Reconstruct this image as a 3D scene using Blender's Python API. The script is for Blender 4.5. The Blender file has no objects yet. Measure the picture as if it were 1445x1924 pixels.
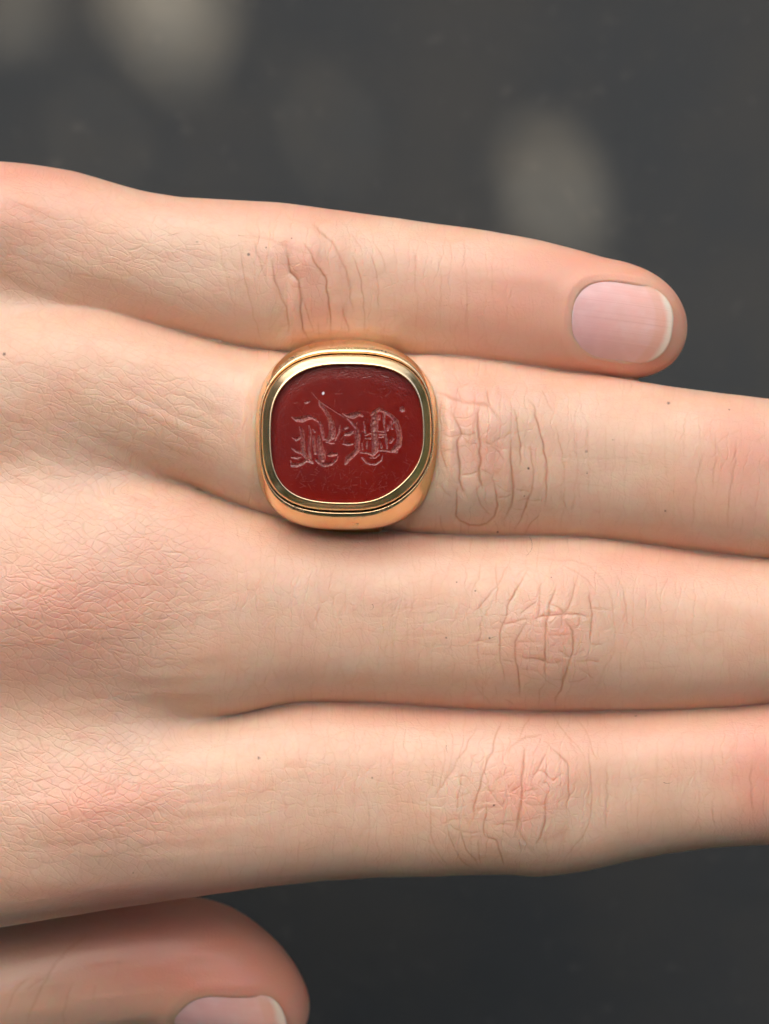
import bpy, math, random
import numpy as np
from mathutils import Vector

# ------------------------------------------------------------------ camera, sky, sun, exposure
SC = bpy.context.scene
COL = SC.collection
K = 0.053e-3            # metres on the hand plane for one pixel of the photograph
D = 0.25                # camera height above the hand's middle plane
CX, CY = 722.5, 962.0
GROUND_Z = -0.085

cam = bpy.data.objects.new('camera', bpy.data.cameras.new('camera'))
COL.objects.link(cam); SC.camera = cam
cam.location = (0, 0, D); cam.rotation_euler = (0, 0, 0)
cd = cam.data
cd.sensor_fit = 'VERTICAL'; cd.sensor_height = 36.0
cd.lens = D * 36.0 / (1924 * K)
cd.clip_start = 0.01; cd.clip_end = 60.0
cd.dof.use_dof = True; cd.dof.focus_distance = D - 0.0085
cd.dof.aperture_fstop = cd.lens / 3.4; cd.dof.aperture_blades = 0

SUN_ELEV, SUN_ROT = math.radians(52), math.radians(-20)
SUN_DIR = Vector((math.sin(SUN_ROT) * math.cos(SUN_ELEV), math.cos(SUN_ROT) * math.cos(SUN_ELEV), math.sin(SUN_ELEV)))
world = bpy.data.worlds.new('World'); SC.world = world; world.use_nodes = True
wn = world.node_tree
sky = wn.nodes.new('ShaderNodeTexSky'); sky.sky_type = 'NISHITA'; sky.sun_disc = False
sky.sun_elevation = SUN_ELEV; sky.sun_rotation = SUN_ROT
sky.dust_density = 6.0; sky.air_density = 1.0; sky.ozone_density = 1.0
wn.links.new(sky.outputs[0], wn.nodes['Background'].inputs[0])
wn.nodes['Background'].inputs[1].default_value = 0.05

sun = bpy.data.objects.new('sun', bpy.data.lights.new('sun', 'SUN'))
COL.objects.link(sun)
sun.data.energy = 4.0; sun.data.angle = math.radians(0.53); sun.data.color = (1.0, 0.80, 0.60)
sun.rotation_euler = SUN_DIR.to_track_quat('Z', 'Y').to_euler()
sun.location = SUN_DIR * 3

vs = SC.view_settings
vs.view_transform = 'Standard'; vs.look = 'None'; vs.gamma = 1.0; vs.use_curve_mapping = False
vs.exposure = 2.58
SC.cycles.use_denoising = True
SC.cycles.max_bounces = 5; SC.cycles.diffuse_bounces = 3; SC.cycles.glossy_bounces = 3
SC.cycles.use_adaptive_sampling = True; SC.cycles.adaptive_threshold = 0.02

# ------------------------------------------------------------------ helpers
def P(px, py, z=0.0):
    s = K * (D - z) / D
    return np.array([(px - CX) * s, (CY - py) * s, z])

def to_px(p):
    s = D / (K * (D - p[:, 2]))
    return CX + p[:, 0] * s, CY - p[:, 1] * s

def sstep(a, b, x):
    t = np.clip((x - a) / (b - a), 0, 1)
    return t * t * (3 - 2 * t)

class Noise:
    def __init__(self, seed):
        self.g = np.random.RandomState(seed).rand(256, 256)
    def __call__(self, x, y):
        xi = np.floor(x).astype(int); yi = np.floor(y).astype(int)
        fx = x - xi; fy = y - yi
        fx = fx * fx * (3 - 2 * fx); fy = fy * fy * (3 - 2 * fy)
        g = self.g
        a = g[xi & 255, yi & 255]; b = g[(xi + 1) & 255, yi & 255]
        c = g[xi & 255, (yi + 1) & 255]; d = g[(xi + 1) & 255, (yi + 1) & 255]
        return (a * (1 - fx) + b * fx) * (1 - fy) + (c * (1 - fx) + d * fx) * fy - 0.5

def mesh_obj(name, verts, faces, mat, parent=None, smooth=True):
    me = bpy.data.meshes.new(name)
    if isinstance(faces, np.ndarray):
        n = len(faces); w = faces.shape[1]
        me.vertices.add(len(verts)); me.vertices.foreach_set('co', np.asarray(verts, np.float32).ravel())
        me.loops.add(n * w); me.loops.foreach_set('vertex_index', faces.astype(np.int32).ravel())
        me.polygons.add(n); me.polygons.foreach_set('loop_start', np.arange(0, n * w, w, dtype=np.int32))
        me.update(calc_edges=True)
    else:
        me.from_pydata([tuple(v) for v in verts], [], faces); me.update()
    me.polygons.foreach_set('use_smooth', np.full(len(me.polygons), smooth))
    me.materials.append(mat)
    o = bpy.data.objects.new(name, me); COL.objects.link(o)
    if parent is not None: o.parent = parent
    return o

def attr(o, name, data, kind='FLOAT'):
    a = o.data.attributes.new(name, kind, 'POINT')
    key = {'FLOAT': 'value', 'FLOAT_VECTOR': 'vector', 'FLOAT_COLOR': 'color'}[kind]
    a.data.foreach_set(key, np.asarray(data, np.float32).ravel())

class NT:
    """small node-tree writer"""
    def __init__(self, name):
        self.m = bpy.data.materials.new(name); self.m.use_nodes = True
        self.t = self.m.node_tree; self.b = self.t.nodes['Principled BSDF']
    def n(self, typ, **kw):
        nd = self.t.nodes.new(typ)
        for k, v in kw.items():
            if k.startswith('i_'):
                key = k[2:]
                key = int(key) if key.isdigit() else key
                s = nd.inputs[key]
                if hasattr(v, 'is_output') or isinstance(v, bpy.types.NodeSocket): self.t.links.new(v, s)
                else: s.default_value = v
            else: setattr(nd, k, v)
        return nd
    def math(self, op, a, b=0.0, c=0.0, clamp=False):
        return self.n('ShaderNodeMath', operation=op, use_clamp=clamp, i_0=a, i_1=b, i_2=c).outputs[0]
    def mix(self, f, a, b, blend='MIX'):
        nd = self.n('ShaderNodeMix', data_type='RGBA', blend_type=blend)
        for idx, v in ((0, f), (6, a), (7, b)):
            s = nd.inputs[idx]
            if isinstance(v, bpy.types.NodeSocket): self.t.links.new(v, s)
            else: s.default_value = v if idx == 0 else (*v, 1.0)
        return nd.outputs[2]
    def ramp(self, x, lo, hi):
        nd = self.n('ShaderNodeMapRange', interpolation_type='SMOOTHSTEP', i_0=x, i_1=lo, i_2=hi)
        return nd.outputs[0]
    def set(self, **kw):
        for k, v in kw.items():
            s = self.b.inputs[k.replace('_', ' ')]
            if isinstance(v, bpy.types.NodeSocket): self.t.links.new(v, s)
            elif isinstance(v, tuple) and len(v) == 3 and s.type == 'RGBA': s.default_value = (*v, 1.0)
            else: s.default_value = v

# ------------------------------------------------------------------ materials
def mat_skin():
    t = NT('skin')
    at = t.n('ShaderNodeAttribute', attribute_name='tint')
    sep = t.n('ShaderNodeSeparateColor', i_0=at.outputs['Color'])
    crease, red, pale = sep.outputs[0], sep.outputs[1], sep.outputs[2]
    spot = t.n('ShaderNodeAttribute', attribute_name='spot').outputs['Fac']
    tex = t.n('ShaderNodeAttribute', attribute_name='tex').outputs['Vector']
    hb = t.n('ShaderNodeAttribute', attribute_name='handback').outputs['Fac']
    crs = t.n('ShaderNodeAttribute', attribute_name='coarse').outputs['Fac']
    warp = t.n('ShaderNodeTexNoise', i_Vector=tex, i_Scale=0.022, i_Detail=2.0)
    w1 = t.n('ShaderNodeVectorMath', operation='MULTIPLY_ADD', i_0=warp.outputs['Color'], i_1=(26, 26, 0), i_2=tex).outputs[0]
    def vor(rot, sx, sy, lo, hi, seed):
        mp = t.n('ShaderNodeMapping', i_Vector=w1)
        mp.inputs['Rotation'].default_value = (0, 0, math.radians(rot))
        m2 = t.n('ShaderNodeVectorMath', operation='MULTIPLY_ADD', i_0=mp.outputs[0], i_1=(1 / sx, 1 / sy, 0), i_2=(seed, seed * 1.7, 0))
        v = t.n('ShaderNodeTexVoronoi', feature='DISTANCE_TO_EDGE', voronoi_dimensions='2D', i_Vector=m2.outputs[0], i_Scale=1.0)
        return t.ramp(v.outputs['Distance'], lo, hi)
    h1 = vor(-27, 52, 15, 0.0, 0.13, 3.1)       # slanting lozenges on the back of the hand
    h2 = vor(35, 40, 15, 0.0, 0.13, 7.7)
    f1 = vor(-4, 27, 130, 0.0, 0.11, 1.3)       # cross lines on the fingers
    f2 = vor(8, 15, 19, 0.0, 0.14, 5.9)
    f3 = vor(3, 90, 30, 0.0, 0.08, 9.2)
    fade = t.n('ShaderNodeTexNoise', i_Vector=tex, i_Scale=0.011, i_Detail=2.0).outputs['Fac']
    fade = t.ramp(fade, 0.32, 0.66)
    hand = t.math('ADD', t.math('MULTIPLY', h1, 1.0), t.math('MULTIPLY', h2, 0.75))
    hand = t.math('MULTIPLY', hand, t.math('MULTIPLY_ADD', crs, 0.45, 0.5))
    fing = t.math('ADD', t.math('MULTIPLY', f1, t.math('MULTIPLY_ADD', fade, 0.8, 0.35)),
                  t.math('ADD', t.math('MULTIPLY', f2, 0.5), t.math('MULTIPLY', f3, 0.4)))
    fing = t.math('MULTIPLY', fing, t.math('MULTIPLY_ADD', crs, 0.5, 0.5))
    line = t.n('ShaderNodeMix', data_type='FLOAT', i_0=hb, i_2=fing, i_3=hand).outputs[0]
    grain = t.n('ShaderNodeTexNoise', i_Vector=tex, i_Scale=0.22, i_Detail=3.0).outputs['Fac']
    height = t.math('MULTIPLY_ADD', grain, 0.9, line)
    bump = t.n('ShaderNodeBump', i_Height=height)
    bump.inputs['Strength'].default_value = 0.8; bump.inputs['Distance'].default_value = 0.000045
    # colour
    blotch = t.n('ShaderNodeTexNoise', i_Vector=tex, i_Scale=0.0075, i_Detail=4.0, i_Roughness=0.6).outputs['Fac']
    fine = t.n('ShaderNodeTexNoise', i_Vector=tex, i_Scale=0.05, i_Detail=3.0).outputs['Fac']
    c = t.mix(t.ramp(blotch, 0.3, 0.7), (0.715, 0.52, 0.385), (0.705, 0.462, 0.325))
    c = t.mix(t.math('MULTIPLY', t.ramp(fine, 0.4, 0.75), 0.22), c, (0.66, 0.43, 0.33))
    mott = t.n('ShaderNodeTexNoise', i_Vector=tex, i_Scale=0.02, i_Detail=3.0, i_Roughness=0.6).outputs['Fac']
    c = t.mix(t.math('MULTIPLY', t.ramp(mott, 0.48, 0.72), 0.30), c, (0.69, 0.39, 0.29))
    c = t.mix(t.math('MULTIPLY', t.ramp(mott, 0.5, 0.28), 0.25), c, (0.69, 0.55, 0.41))
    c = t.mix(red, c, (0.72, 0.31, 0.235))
    c = t.mix(pale, c, (0.69, 0.565, 0.45))
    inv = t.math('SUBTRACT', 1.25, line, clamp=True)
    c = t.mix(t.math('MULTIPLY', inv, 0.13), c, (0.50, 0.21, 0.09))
    c = t.mix(crease, c, (0.45, 0.165, 0.06))  # crease pigment, with the shade inside the folds painted in
    c = t.mix(spot, c, (0.07, 0.04, 0.03))
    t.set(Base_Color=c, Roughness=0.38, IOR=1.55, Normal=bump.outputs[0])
    t.b.subsurface_method = 'RANDOM_WALK'
    t.set(Subsurface_Weight=1.0, Subsurface_Radius=(1.0, 0.32, 0.17), Subsurface_Scale=0.0016)
    return t.m

def mat_nail():
    t = NT('nail')
    at = t.n('ShaderNodeAttribute', attribute_name='along').outputs['Vector']
    s = t.n('ShaderNodeSeparateXYZ', i_0=at)
    a, b = s.outputs[0], s.outputs[1]
    nz = t.n('ShaderNodeTexNoise', i_Vector=at, i_Scale=3.0, i_Detail=3.0).outputs['Fac']
    ridge = t.n('ShaderNodeTexNoise', noise_dimensions='1D', i_W=b, i_Scale=9.0, i_Detail=3.0).outputs['Fac']
    c = t.mix(t.ramp(a, -0.9, 0.5), (0.70, 0.43, 0.415), (0.74, 0.45, 0.38))
    c = t.mix(t.math('MULTIPLY', t.ramp(nz, 0.4, 0.7), 0.35), c, (0.78, 0.55, 0.52))
    edge = t.math('ADD', a, t.math('MULTIPLY', t.math('MULTIPLY', b, b), 0.32))
    edge = t.math('MULTIPLY_ADD', nz, 0.06, edge)
    c = t.mix(t.math('MULTIPLY', t.ramp(edge, 0.62, 0.72), 0.5), c, (0.70, 0.40, 0.28))
    c = t.mix(t.math('MULTIPLY', t.ramp(edge, 0.84, 0.97), 0.85), c, (0.74, 0.66, 0.55))
    bump = t.n('ShaderNodeBump', i_Height=ridge)
    bump.inputs['Strength'].default_value = 0.5; bump.inputs['Distance'].default_value = 0.00006
    t.set(Base_Color=c, Roughness=0.2, IOR=1.55, Normal=bump.outputs[0])
    t.set(Subsurface_Weight=1.0, Subsurface_Radius=(1.0, 0.5, 0.4), Subsurface_Scale=0.0006)
    return t.m

def mat_gold():
    t = NT('gold')
    dirt = t.n('ShaderNodeAttribute', attribute_name='dirt').outputs['Fac']
    co = t.n('ShaderNodeTexCoord').outputs['Object']
    n1 = t.n('ShaderNodeTexNoise', i_Vector=co, i_Scale=1400.0, i_Detail=5.0, i_Roughness=0.65).outputs['Fac']
    n2 = t.n('ShaderNodeTexNoise', i_Vector=co, i_Scale=320.0, i_Detail=4.0).outputs['Fac']
    st = t.n('ShaderNodeVectorMath', operation='MULTIPLY', i_0=co, i_1=(700, 4200, 1500)).outputs[0]
    sc = t.n('ShaderNodeTexNoise', i_Vector=st, i_Scale=1.0, i_Detail=3.0).outputs['Fac']
    c = t.mix(t.ramp(n2, 0.35, 0.7), (0.93, 0.67, 0.39), (0.87, 0.59, 0.34))
    d = t.math('ADD', dirt, t.math('MULTIPLY', t.math('SUBTRACT', n1, 0.5), 1.5))
    d = t.ramp(d, 0.42, 0.72)
    c2 = t.mix(d, c, (0.06, 0.04, 0.02))
    ro = t.math('ADD', t.math('MULTIPLY_ADD', n2, 0.14, 0.12), t.math('MULTIPLY', d, 0.4))
    h = t.math('ADD', t.math('MULTIPLY', n1, 0.5), sc)
    bump = t.n('ShaderNodeBump', i_Height=h)
    bump.inputs['Strength'].default_value = 0.35; bump.inputs['Distance'].default_value = 0.00003
    t.set(Base_Color=c2, Metallic=t.math('SUBTRACT', 1.0, t.math('MULTIPLY', d, 0.8)), Roughness=ro, Normal=bump.outputs[0])
    return t.m

def mat_stone():
    t = NT('carnelian')
    cut = t.n('ShaderNodeAttribute', attribute_name='cut').outputs['Fac']
    chip = t.n('ShaderNodeAttribute', attribute_name='chip').outputs['Fac']
    co = t.n('ShaderNodeTexCoord').outputs['Object']
    n1 = t.n('ShaderNodeTexNoise', i_Vector=co, i_Scale=220.0, i_Detail=3.0).outputs['Fac']
    n2 = t.n('ShaderNodeTexNoise', i_Vector=co, i_Scale=5200.0, i_Detail=3.0).outputs['Fac']
    n3 = t.n('ShaderNodeTexNoise', i_Vector=co, i_Scale=2400.0, i_Detail=2.0).outputs['Fac']
    c = t.mix(t.ramp(n1, 0.35, 0.7), (0.165, 0.0065, 0.0035), (0.20, 0.009, 0.004))
    c = t.mix(t.math('MULTIPLY', cut, t.ramp(n2, 0.3, 0.7)), c, (0.40, 0.15, 0.125))
    c = t.mix(chip, c, (0.8, 0.76, 0.76))
    h = t.math('ADD', t.math('MULTIPLY', n2, t.math('MULTIPLY_ADD', cut, 1.2, 0.25)), t.math('MULTIPLY', n3, 0.12))
    bump = t.n('ShaderNodeBump', i_Height=h)
    bump.inputs['Strength'].default_value = 0.6; bump.inputs['Distance'].default_value = 0.00003
    ro = t.math('ADD', t.math('MULTIPLY_ADD', n3, 0.04, 0.17), t.math('MULTIPLY', cut, 0.12))
    t.set(Base_Color=c, Roughness=ro, IOR=1.54, Normal=bump.outputs[0])
    t.set(Subsurface_Weight=0.8, Subsurface_Radius=(1.0, 0.12, 0.05), Subsurface_Scale=0.0022)
    return t.m

def mat_ground():
    t = NT('asphalt')
    co = t.n('ShaderNodeTexCoord').outputs['Object']
    n1 = t.n('ShaderNodeTexNoise', i_Vector=co, i_Scale=45.0, i_Detail=5.0, i_Roughness=0.6).outputs['Fac']
    n2 = t.n('ShaderNodeTexNoise', i_Vector=co, i_Scale=420.0, i_Detail=3.0).outputs['Fac']
    v = t.n('ShaderNodeTexVoronoi', i_Vector=co, i_Scale=380.0)
    c = t.mix(t.ramp(n1, 0.3, 0.7), (0.041, 0.046, 0.048), (0.050, 0.052, 0.050))
    c = t.mix(t.math('MULTIPLY', t.ramp(n2, 0.6, 0.8), 0.35), c, (0.10, 0.095, 0.09))
    h = t.math('ADD', v.outputs['Distance'], n2)
    bump = t.n('ShaderNodeBump', i_Height=h)
    bump.inputs['Strength'].default_value = 0.2; bump.inputs['Distance'].default_value = 0.0003
    t.set(Base_Color=c, Roughness=0.9, Normal=bump.outputs[0], Specular_IOR_Level=0.15)
    return t.m

def mat_simple(name, col, rough=0.6):
    t = NT(name)
    co = t.n('ShaderNodeTexCoord').outputs['Object']
    nz = t.n('ShaderNodeTexNoise', i_Vector=co, i_Scale=40.0, i_Detail=3.0).outputs['Fac']
    c = t.mix(nz, tuple(x * 0.75 for x in col), tuple(x * 1.2 for x in col))
    t.set(Base_Color=c, Roughness=rough)
    return t.m

# ------------------------------------------------------------------ ground
gnd = mesh_obj('ground', [(-12, -12, GROUND_Z), (12, -12, GROUND_Z), (12, 12, GROUND_Z), (-12, 12, GROUND_Z)], [(0, 1, 2, 3)], mat_ground())
gnd['kind'] = 'structure'

# ------------------------------------------------------------------ the hand as a smooth implicit surface
PX = np.arange(-1100, 2301, 2.0)
def table(pts, sm=30):
    p = np.array(pts, float)
    v = np.interp(PX, p[:, 0], p[:, 1])
    if sm:
        n = int(sm / 2); k = np.hanning(2 * n + 3)[1:-1]; k /= k.sum()
        v = np.convolve(np.pad(v, n + len(k), mode='edge'), k, mode='same')[n + len(k):-(n + len(k))]
    return v

class Tube:
    def __init__(self, top, bot, ztop, h, xe, L, zref=0.0, p=2.3, grow=0.0, sm=40):
        T, B = table(top, sm), table(bot, sm)
        self.yc = (T + B) / 2; self.w = (B - T) / 2 + grow
        self.h = table(h, 80) * 1e-3; self.zc = table(ztop, 80) * 1e-3 - self.h
        self.xe, self.L, self.p = xe, L, p
        self.s = D / (K * (D - zref))
    def at(self, a, U):
        i = np.clip((U - PX[0]) / 2.0, 0, len(PX) - 1.001); j = i.astype(np.int32); f = i - j
        return a[j] * (1 - f) + a[j + 1] * f
    def __call__(self, q):
        U = CX + q[:, 0] * self.s; V = CY - q[:, 1] * self.s
        w = self.at(self.w, U); h = self.at(self.h, U)
        u = np.abs(V - self.at(self.yc, U)) / w
        v = np.abs(q[:, 2] - self.at(self.zc, U)) / h
        tt = np.maximum(0, (U - self.xe) / self.L)
        n = u ** self.p + v ** self.p
        n = np.sqrt(n ** (2 / self.p) + tt * tt)
        return (n - 1) * np.minimum(w * K, h)

little = Tube(
    top=[(-1100, 560), (-700, 480), (-300, 330), (-120, 300), (0, 305), (60, 312), (130, 325), (200, 345), (270, 360), (350, 371), (430, 376), (520, 382), (600, 392), (700, 405),
         (800, 418), (900, 433), (1000, 450), (1080, 468), (1150, 489), (1200, 497), (1300, 505)],
    bot=[(-1100, 840), (-700, 760), (-300, 640), (0, 590), (200, 596), (300, 618), (380, 640), (450, 655), (530, 664), (640, 664), (760, 669), (870, 678), (940, 685), (1000, 692), (1060, 698), (1130, 703), (1200, 712), (1300, 726)],
    ztop=[(-700, 6), (-100, 5.5), (150, 4.6), (400, 5.4), (560, 6.3), (750, 5.4), (980, 5.0), (1100, 4.4), (1300, 3.4)],
    h=[(-700, 9), (0, 7.5), (400, 6.8), (560, 7.0), (900, 6.0), (1160, 5.2), (1300, 5.0)], xe=1160, L=134, grow=2, p=2.4)
ring_f = Tube(
    top=[(-1100, 720), (-700, 690), (-300, 600), (0, 570), (200, 588), (310, 618), (450, 655), (530, 664), (680, 668), (780, 670), (850, 672), (950, 685), (1060, 702), (1150, 712), (1250, 728), (1350, 742), (1445, 753), (1700, 775)],
    bot=[(-1100, 1060), (-700, 1030), (-300, 930), (0, 880), (250, 890), (350, 908), (430, 943), (500, 965), (560, 984), (640, 994), (740, 997), (850, 1004), (950, 1008), (1050, 1008), (1130, 1012), (1200, 1020), (1280, 1030), (1360, 1040), (1445, 1048), (1700, 1050)],
    ztop=[(-700, 8), (-100, 7.6), (150, 6.8), (450, 7.2), (700, 7.6), (890, 8.2), (1100, 7.0), (1360, 6.8), (1700, 4.5)],
    h=[(-700, 10), (0, 8.6), (400, 7.8), (890, 8.2), (1200, 7.0), (1700, 6)], xe=1680, L=150, grow=3, p=2.4)
middle = Tube(
    top=[(-1100, 880), (-700, 900), (-300, 890), (0, 880), (250, 895), (350, 912), (430, 945), (500, 965), (560, 984), (640, 994), (740, 997), (850, 1004), (950, 1008), (1050, 1009), (1130, 1013), (1200, 1022), (1280, 1033), (1360, 1045), (1445, 1055), (1900, 1075)],
    bot=[(-1100, 1200), (-700, 1230), (-300, 1300), (0, 1335), (200, 1345), (350, 1345), (440, 1338), (500, 1326), (560, 1316), (620, 1314), (700, 1317), (800, 1324), (900, 1329), (1000, 1332), (1100, 1332), (1200, 1331), (1300, 1328), (1380, 1323), (1445, 1316), (1900, 1300)],
    ztop=[(-700, 8.5), (-100, 9.3), (120, 9.4), (350, 8.0), (700, 7.4), (1030, 8.4), (1250, 7.2), (1540, 7.0), (1900, 4.5)],
    h=[(-700, 10), (0, 9.0), (400, 8.0), (1030, 8.3), (1400, 7.2), (1900, 6)], xe=1860, L=160, grow=4, p=2.4)
index = Tube(
    top=[(-1100, 1060), (-700, 1100), (-300, 1270), (0, 1330), (200, 1350), (350, 1350), (440, 1342), (500, 1328), (560, 1316), (620, 1314), (700, 1317), (800, 1324), (900, 1329), (1000, 1332), (1100, 1332), (1200, 1331), (1300, 1328), (1380, 1323), (1445, 1316), (1850, 1310)],
    bot=[(-1100, 1400), (-700, 1500), (-300, 1730), (-120, 1752), (0, 1738), (100, 1720), (200, 1704), (300, 1690), (380, 1680), (430, 1673), (500, 1663), (600, 1653), (700, 1647), (800, 1643), (900, 1640), (960, 1638), (1000, 1642), (1040, 1640), (1100, 1632), (1180, 1614), (1250, 1600), (1330, 1589), (1400, 1584), (1445, 1582), (1850, 1560)],
    ztop=[(-700, 8), (-100, 7.9), (180, 8.3), (420, 6.9), (700, 6.5), (990, 7.6), (1200, 6.4), (1420, 6.2), (1850, 4.0)],
    h=[(-700, 10), (0, 8.8), (400, 7.8), (990, 7.8), (1300, 6.6), (1850, 5.8)], xe=1760, L=150, grow=3, sm=24, p=2.4)
thumb = Tube(
    top=[(-1100, 1280), (-700, 1400), (-400, 1600), (-150, 1715), (0, 1738), (60, 1722), (150, 1699), (230, 1687), (300, 1682), (380, 1688), (430, 1703), (520, 1738), (620, 1780)],
    bot=[(-1100, 1560), (-700, 1700), (-400, 1880), (-150, 1950), (0, 1958), (100, 1948), (200, 1934), (280, 1928), (340, 1934), (430, 1957), (520, 1998), (620, 2040)],
    ztop=[(-700, -3), (-200, -5), (100, -6.5), (300, -7), (600, -8)],
    h=[(-700, 8), (0, 7.2), (200, 7.0), (600, 6.4)], xe=400, L=181, zref=-0.014, p=2.15, sm=30)
palm = Tube(
    top=[(-1100, 640), (-700, 560), (-300, 420), (0, 400), (400, 420)],
    bot=[(-1100, 1440), (-700, 1480), (-300, 1630), (0, 1640), (400, 1600)],
    ztop=[(-1100, 3), (0, 3), (400, 1)], h=[(-1100, 12), (0, 11), (400, 8)], xe=120, L=260, p=3.0)

def smin(a, b, k):
    hh = np.maximum(k - np.abs(a - b), 0.0) / k
    return np.minimum(a, b) - hh * hh * k * 0.25

XCUT = (-1900 - CX) * K
def hand_f(q):
    U = CX + q[:, 0] / K
    f = little(q)
    f = smin(f, ring_f(q), 0.0003 + 0.0065 * sstep(210, -200, U))
    f = smin(f, middle(q), 0.0003 + 0.0070 * sstep(380, 60, U))
    f = smin(f, index(q), 0.0003 + 0.0065 * sstep(460, 160, U))
    f = smin(f, palm(q), 0.004)
    f = smin(f, thumb(q), 0.0003 + 0.007 * sstep(0, -260, U))
    # knuckle rises on the back of the hand
    V = CY - q[:, 1] / K
    b = 0
    for (x, y, rx, ry, amp) in KNUCKLES:
        b = b + amp * np.exp(-((U - x) / rx) ** 2 - ((V - y) / ry) ** 2)
    f = f - b * 1e-3 * sstep(0, 0.004, q[:, 2])
    return np.maximum(f, XCUT - q[:, 0])

KNUCKLES = [(110, 1130, 150, 95, 1.0), (190, 1515, 140, 70, 0.8), (20, 730, 150, 90, 0.6), (-20, 420, 130, 80, 0.6),
            (560, 470, 70, 60, 0.35), (895, 850, 60, 100, 0.45), (1030, 1190, 80, 100, 0.35), (990, 1490, 80, 90, 0.45),
            (1095, 1500, 50, 60, -0.25), (650, 1180, 200, 120, -0.15),
            (842, 860, 13, 75, .22), (880, 790, 18, 42, .2), (878, 935, 30, 36, .28), (925, 800, 26, 40, .2), (948, 880, 12, 70, .15), (930, 960, 14, 40, .15),
            (512, 560, 16, 60, .15), (553, 600, 16, 50, .2), (590, 505, 22, 70, .2), (632, 520, 18, 70, .15), (545, 505, 12, 30, -.2)]

def grad_f(q, e=2e-5):
    f0 = hand_f(q); g = np.empty_like(q)
    for i in range(3):
        d = q.copy(); d[:, i] += e
        g[:, i] = (hand_f(d) - f0) / e
    return f0, g

def project(q, it=3):
    for _ in range(it):
        f, g = grad_f(q)
        st = (f / np.maximum((g * g).sum(1), 0.05))[:, None] * g
        l = np.linalg.norm(st, axis=1, keepdims=True)
        q = q - st * np.minimum(1, 4e-4 / np.maximum(l, 1e-12))
    return q

def surface_nets(h):
    x0, x1 = XCUT - 2 * h, (2040 - CX) * K * 1.02
    y0, y1 = (CY - 2080) * K * 1.08, (CY - 270) * K
    z0, z1 = -0.027, 0.0125
    xs = np.arange(x0, x1, h); ys = np.arange(y0, y1, h); zs = np.arange(z0, z1, h)
    nx, ny, nz = len(xs), len(ys), len(zs)
    F = np.empty((nx, ny, nz))
    YY, ZZ = np.meshgrid(ys, zs, indexing='ij')
    for s in range(0, nx, 40):
        e = min(nx, s + 40)
        q = np.empty((e - s, ny, nz, 3)); q[..., 0] = xs[s:e, None, None]; q[..., 1] = YY; q[..., 2] = ZZ
        F[s:e] = hand_f(q.reshape(-1, 3)).reshape(e - s, ny, nz)
    ins = F < 0
    c = np.zeros((nx - 1, ny - 1, nz - 1), np.int8)
    for i in (0, 1):
        for j in (0, 1):
            for k in (0, 1):
                c += ins[i:nx - 1 + i, j:ny - 1 + j, k:nz - 1 + k]
    act = (c > 0) & (c < 8)
    idx = np.full(act.shape, -1, np.int64); cells = np.argwhere(act); idx[act] = np.arange(len(cells))
    acc = np.zeros((len(cells), 3)); cnt = np.zeros(len(cells))
    corners = [(i, j, k) for i in (0, 1) for j in (0, 1) for k in (0, 1)]
    for a in corners:
        for ax in range(3):
            if a[ax]: continue
            b = list(a); b[ax] = 1
            fa = F[cells[:, 0] + a[0], cells[:, 1] + a[1], cells[:, 2] + a[2]]
            fb = F[cells[:, 0] + b[0], cells[:, 1] + b[1], cells[:, 2] + b[2]]
            cr = (fa < 0) != (fb < 0)
            tt = np.where(cr, fa / np.where(cr, fa - fb, 1), 0)
            pt = np.tile(np.array(a, float), (len(cells), 1)); pt[:, ax] = tt
            acc[cr] += pt[cr]; cnt[cr] += 1
    v = (cells + acc / cnt[:, None]) * h + np.array([xs[0], ys[0], zs[0]])
    quads = []
    for ax in range(3):
        o1, o2 = [(1, 2), (2, 0), (0, 1)][ax]
        sl0 = [slice(1, -1)] * 3; sl1 = [slice(1, -1)] * 3
        sl0[ax] = slice(0, -1); sl1[ax] = slice(1, None)
        A, B = ins[tuple(sl0)], ins[tuple(sl1)]
        e = np.argwhere(A != B)
        off = np.ones(3, int); off[ax] = 0
        e = e + off
        flip = ~ins[e[:, 0], e[:, 1], e[:, 2]]
        def cell(d1, d2):
            cc = e.copy(); cc[:, o1] -= d1; cc[:, o2] -= d2
            return idx[cc[:, 0], cc[:, 1], cc[:, 2]]
        qd = np.stack([cell(1, 1), cell(0, 1), cell(0, 0), cell(1, 0)], 1)
        qd[flip] = qd[flip][:, ::-1]
        quads.append(qd)
    return v, np.concatenate(quads)

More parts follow.
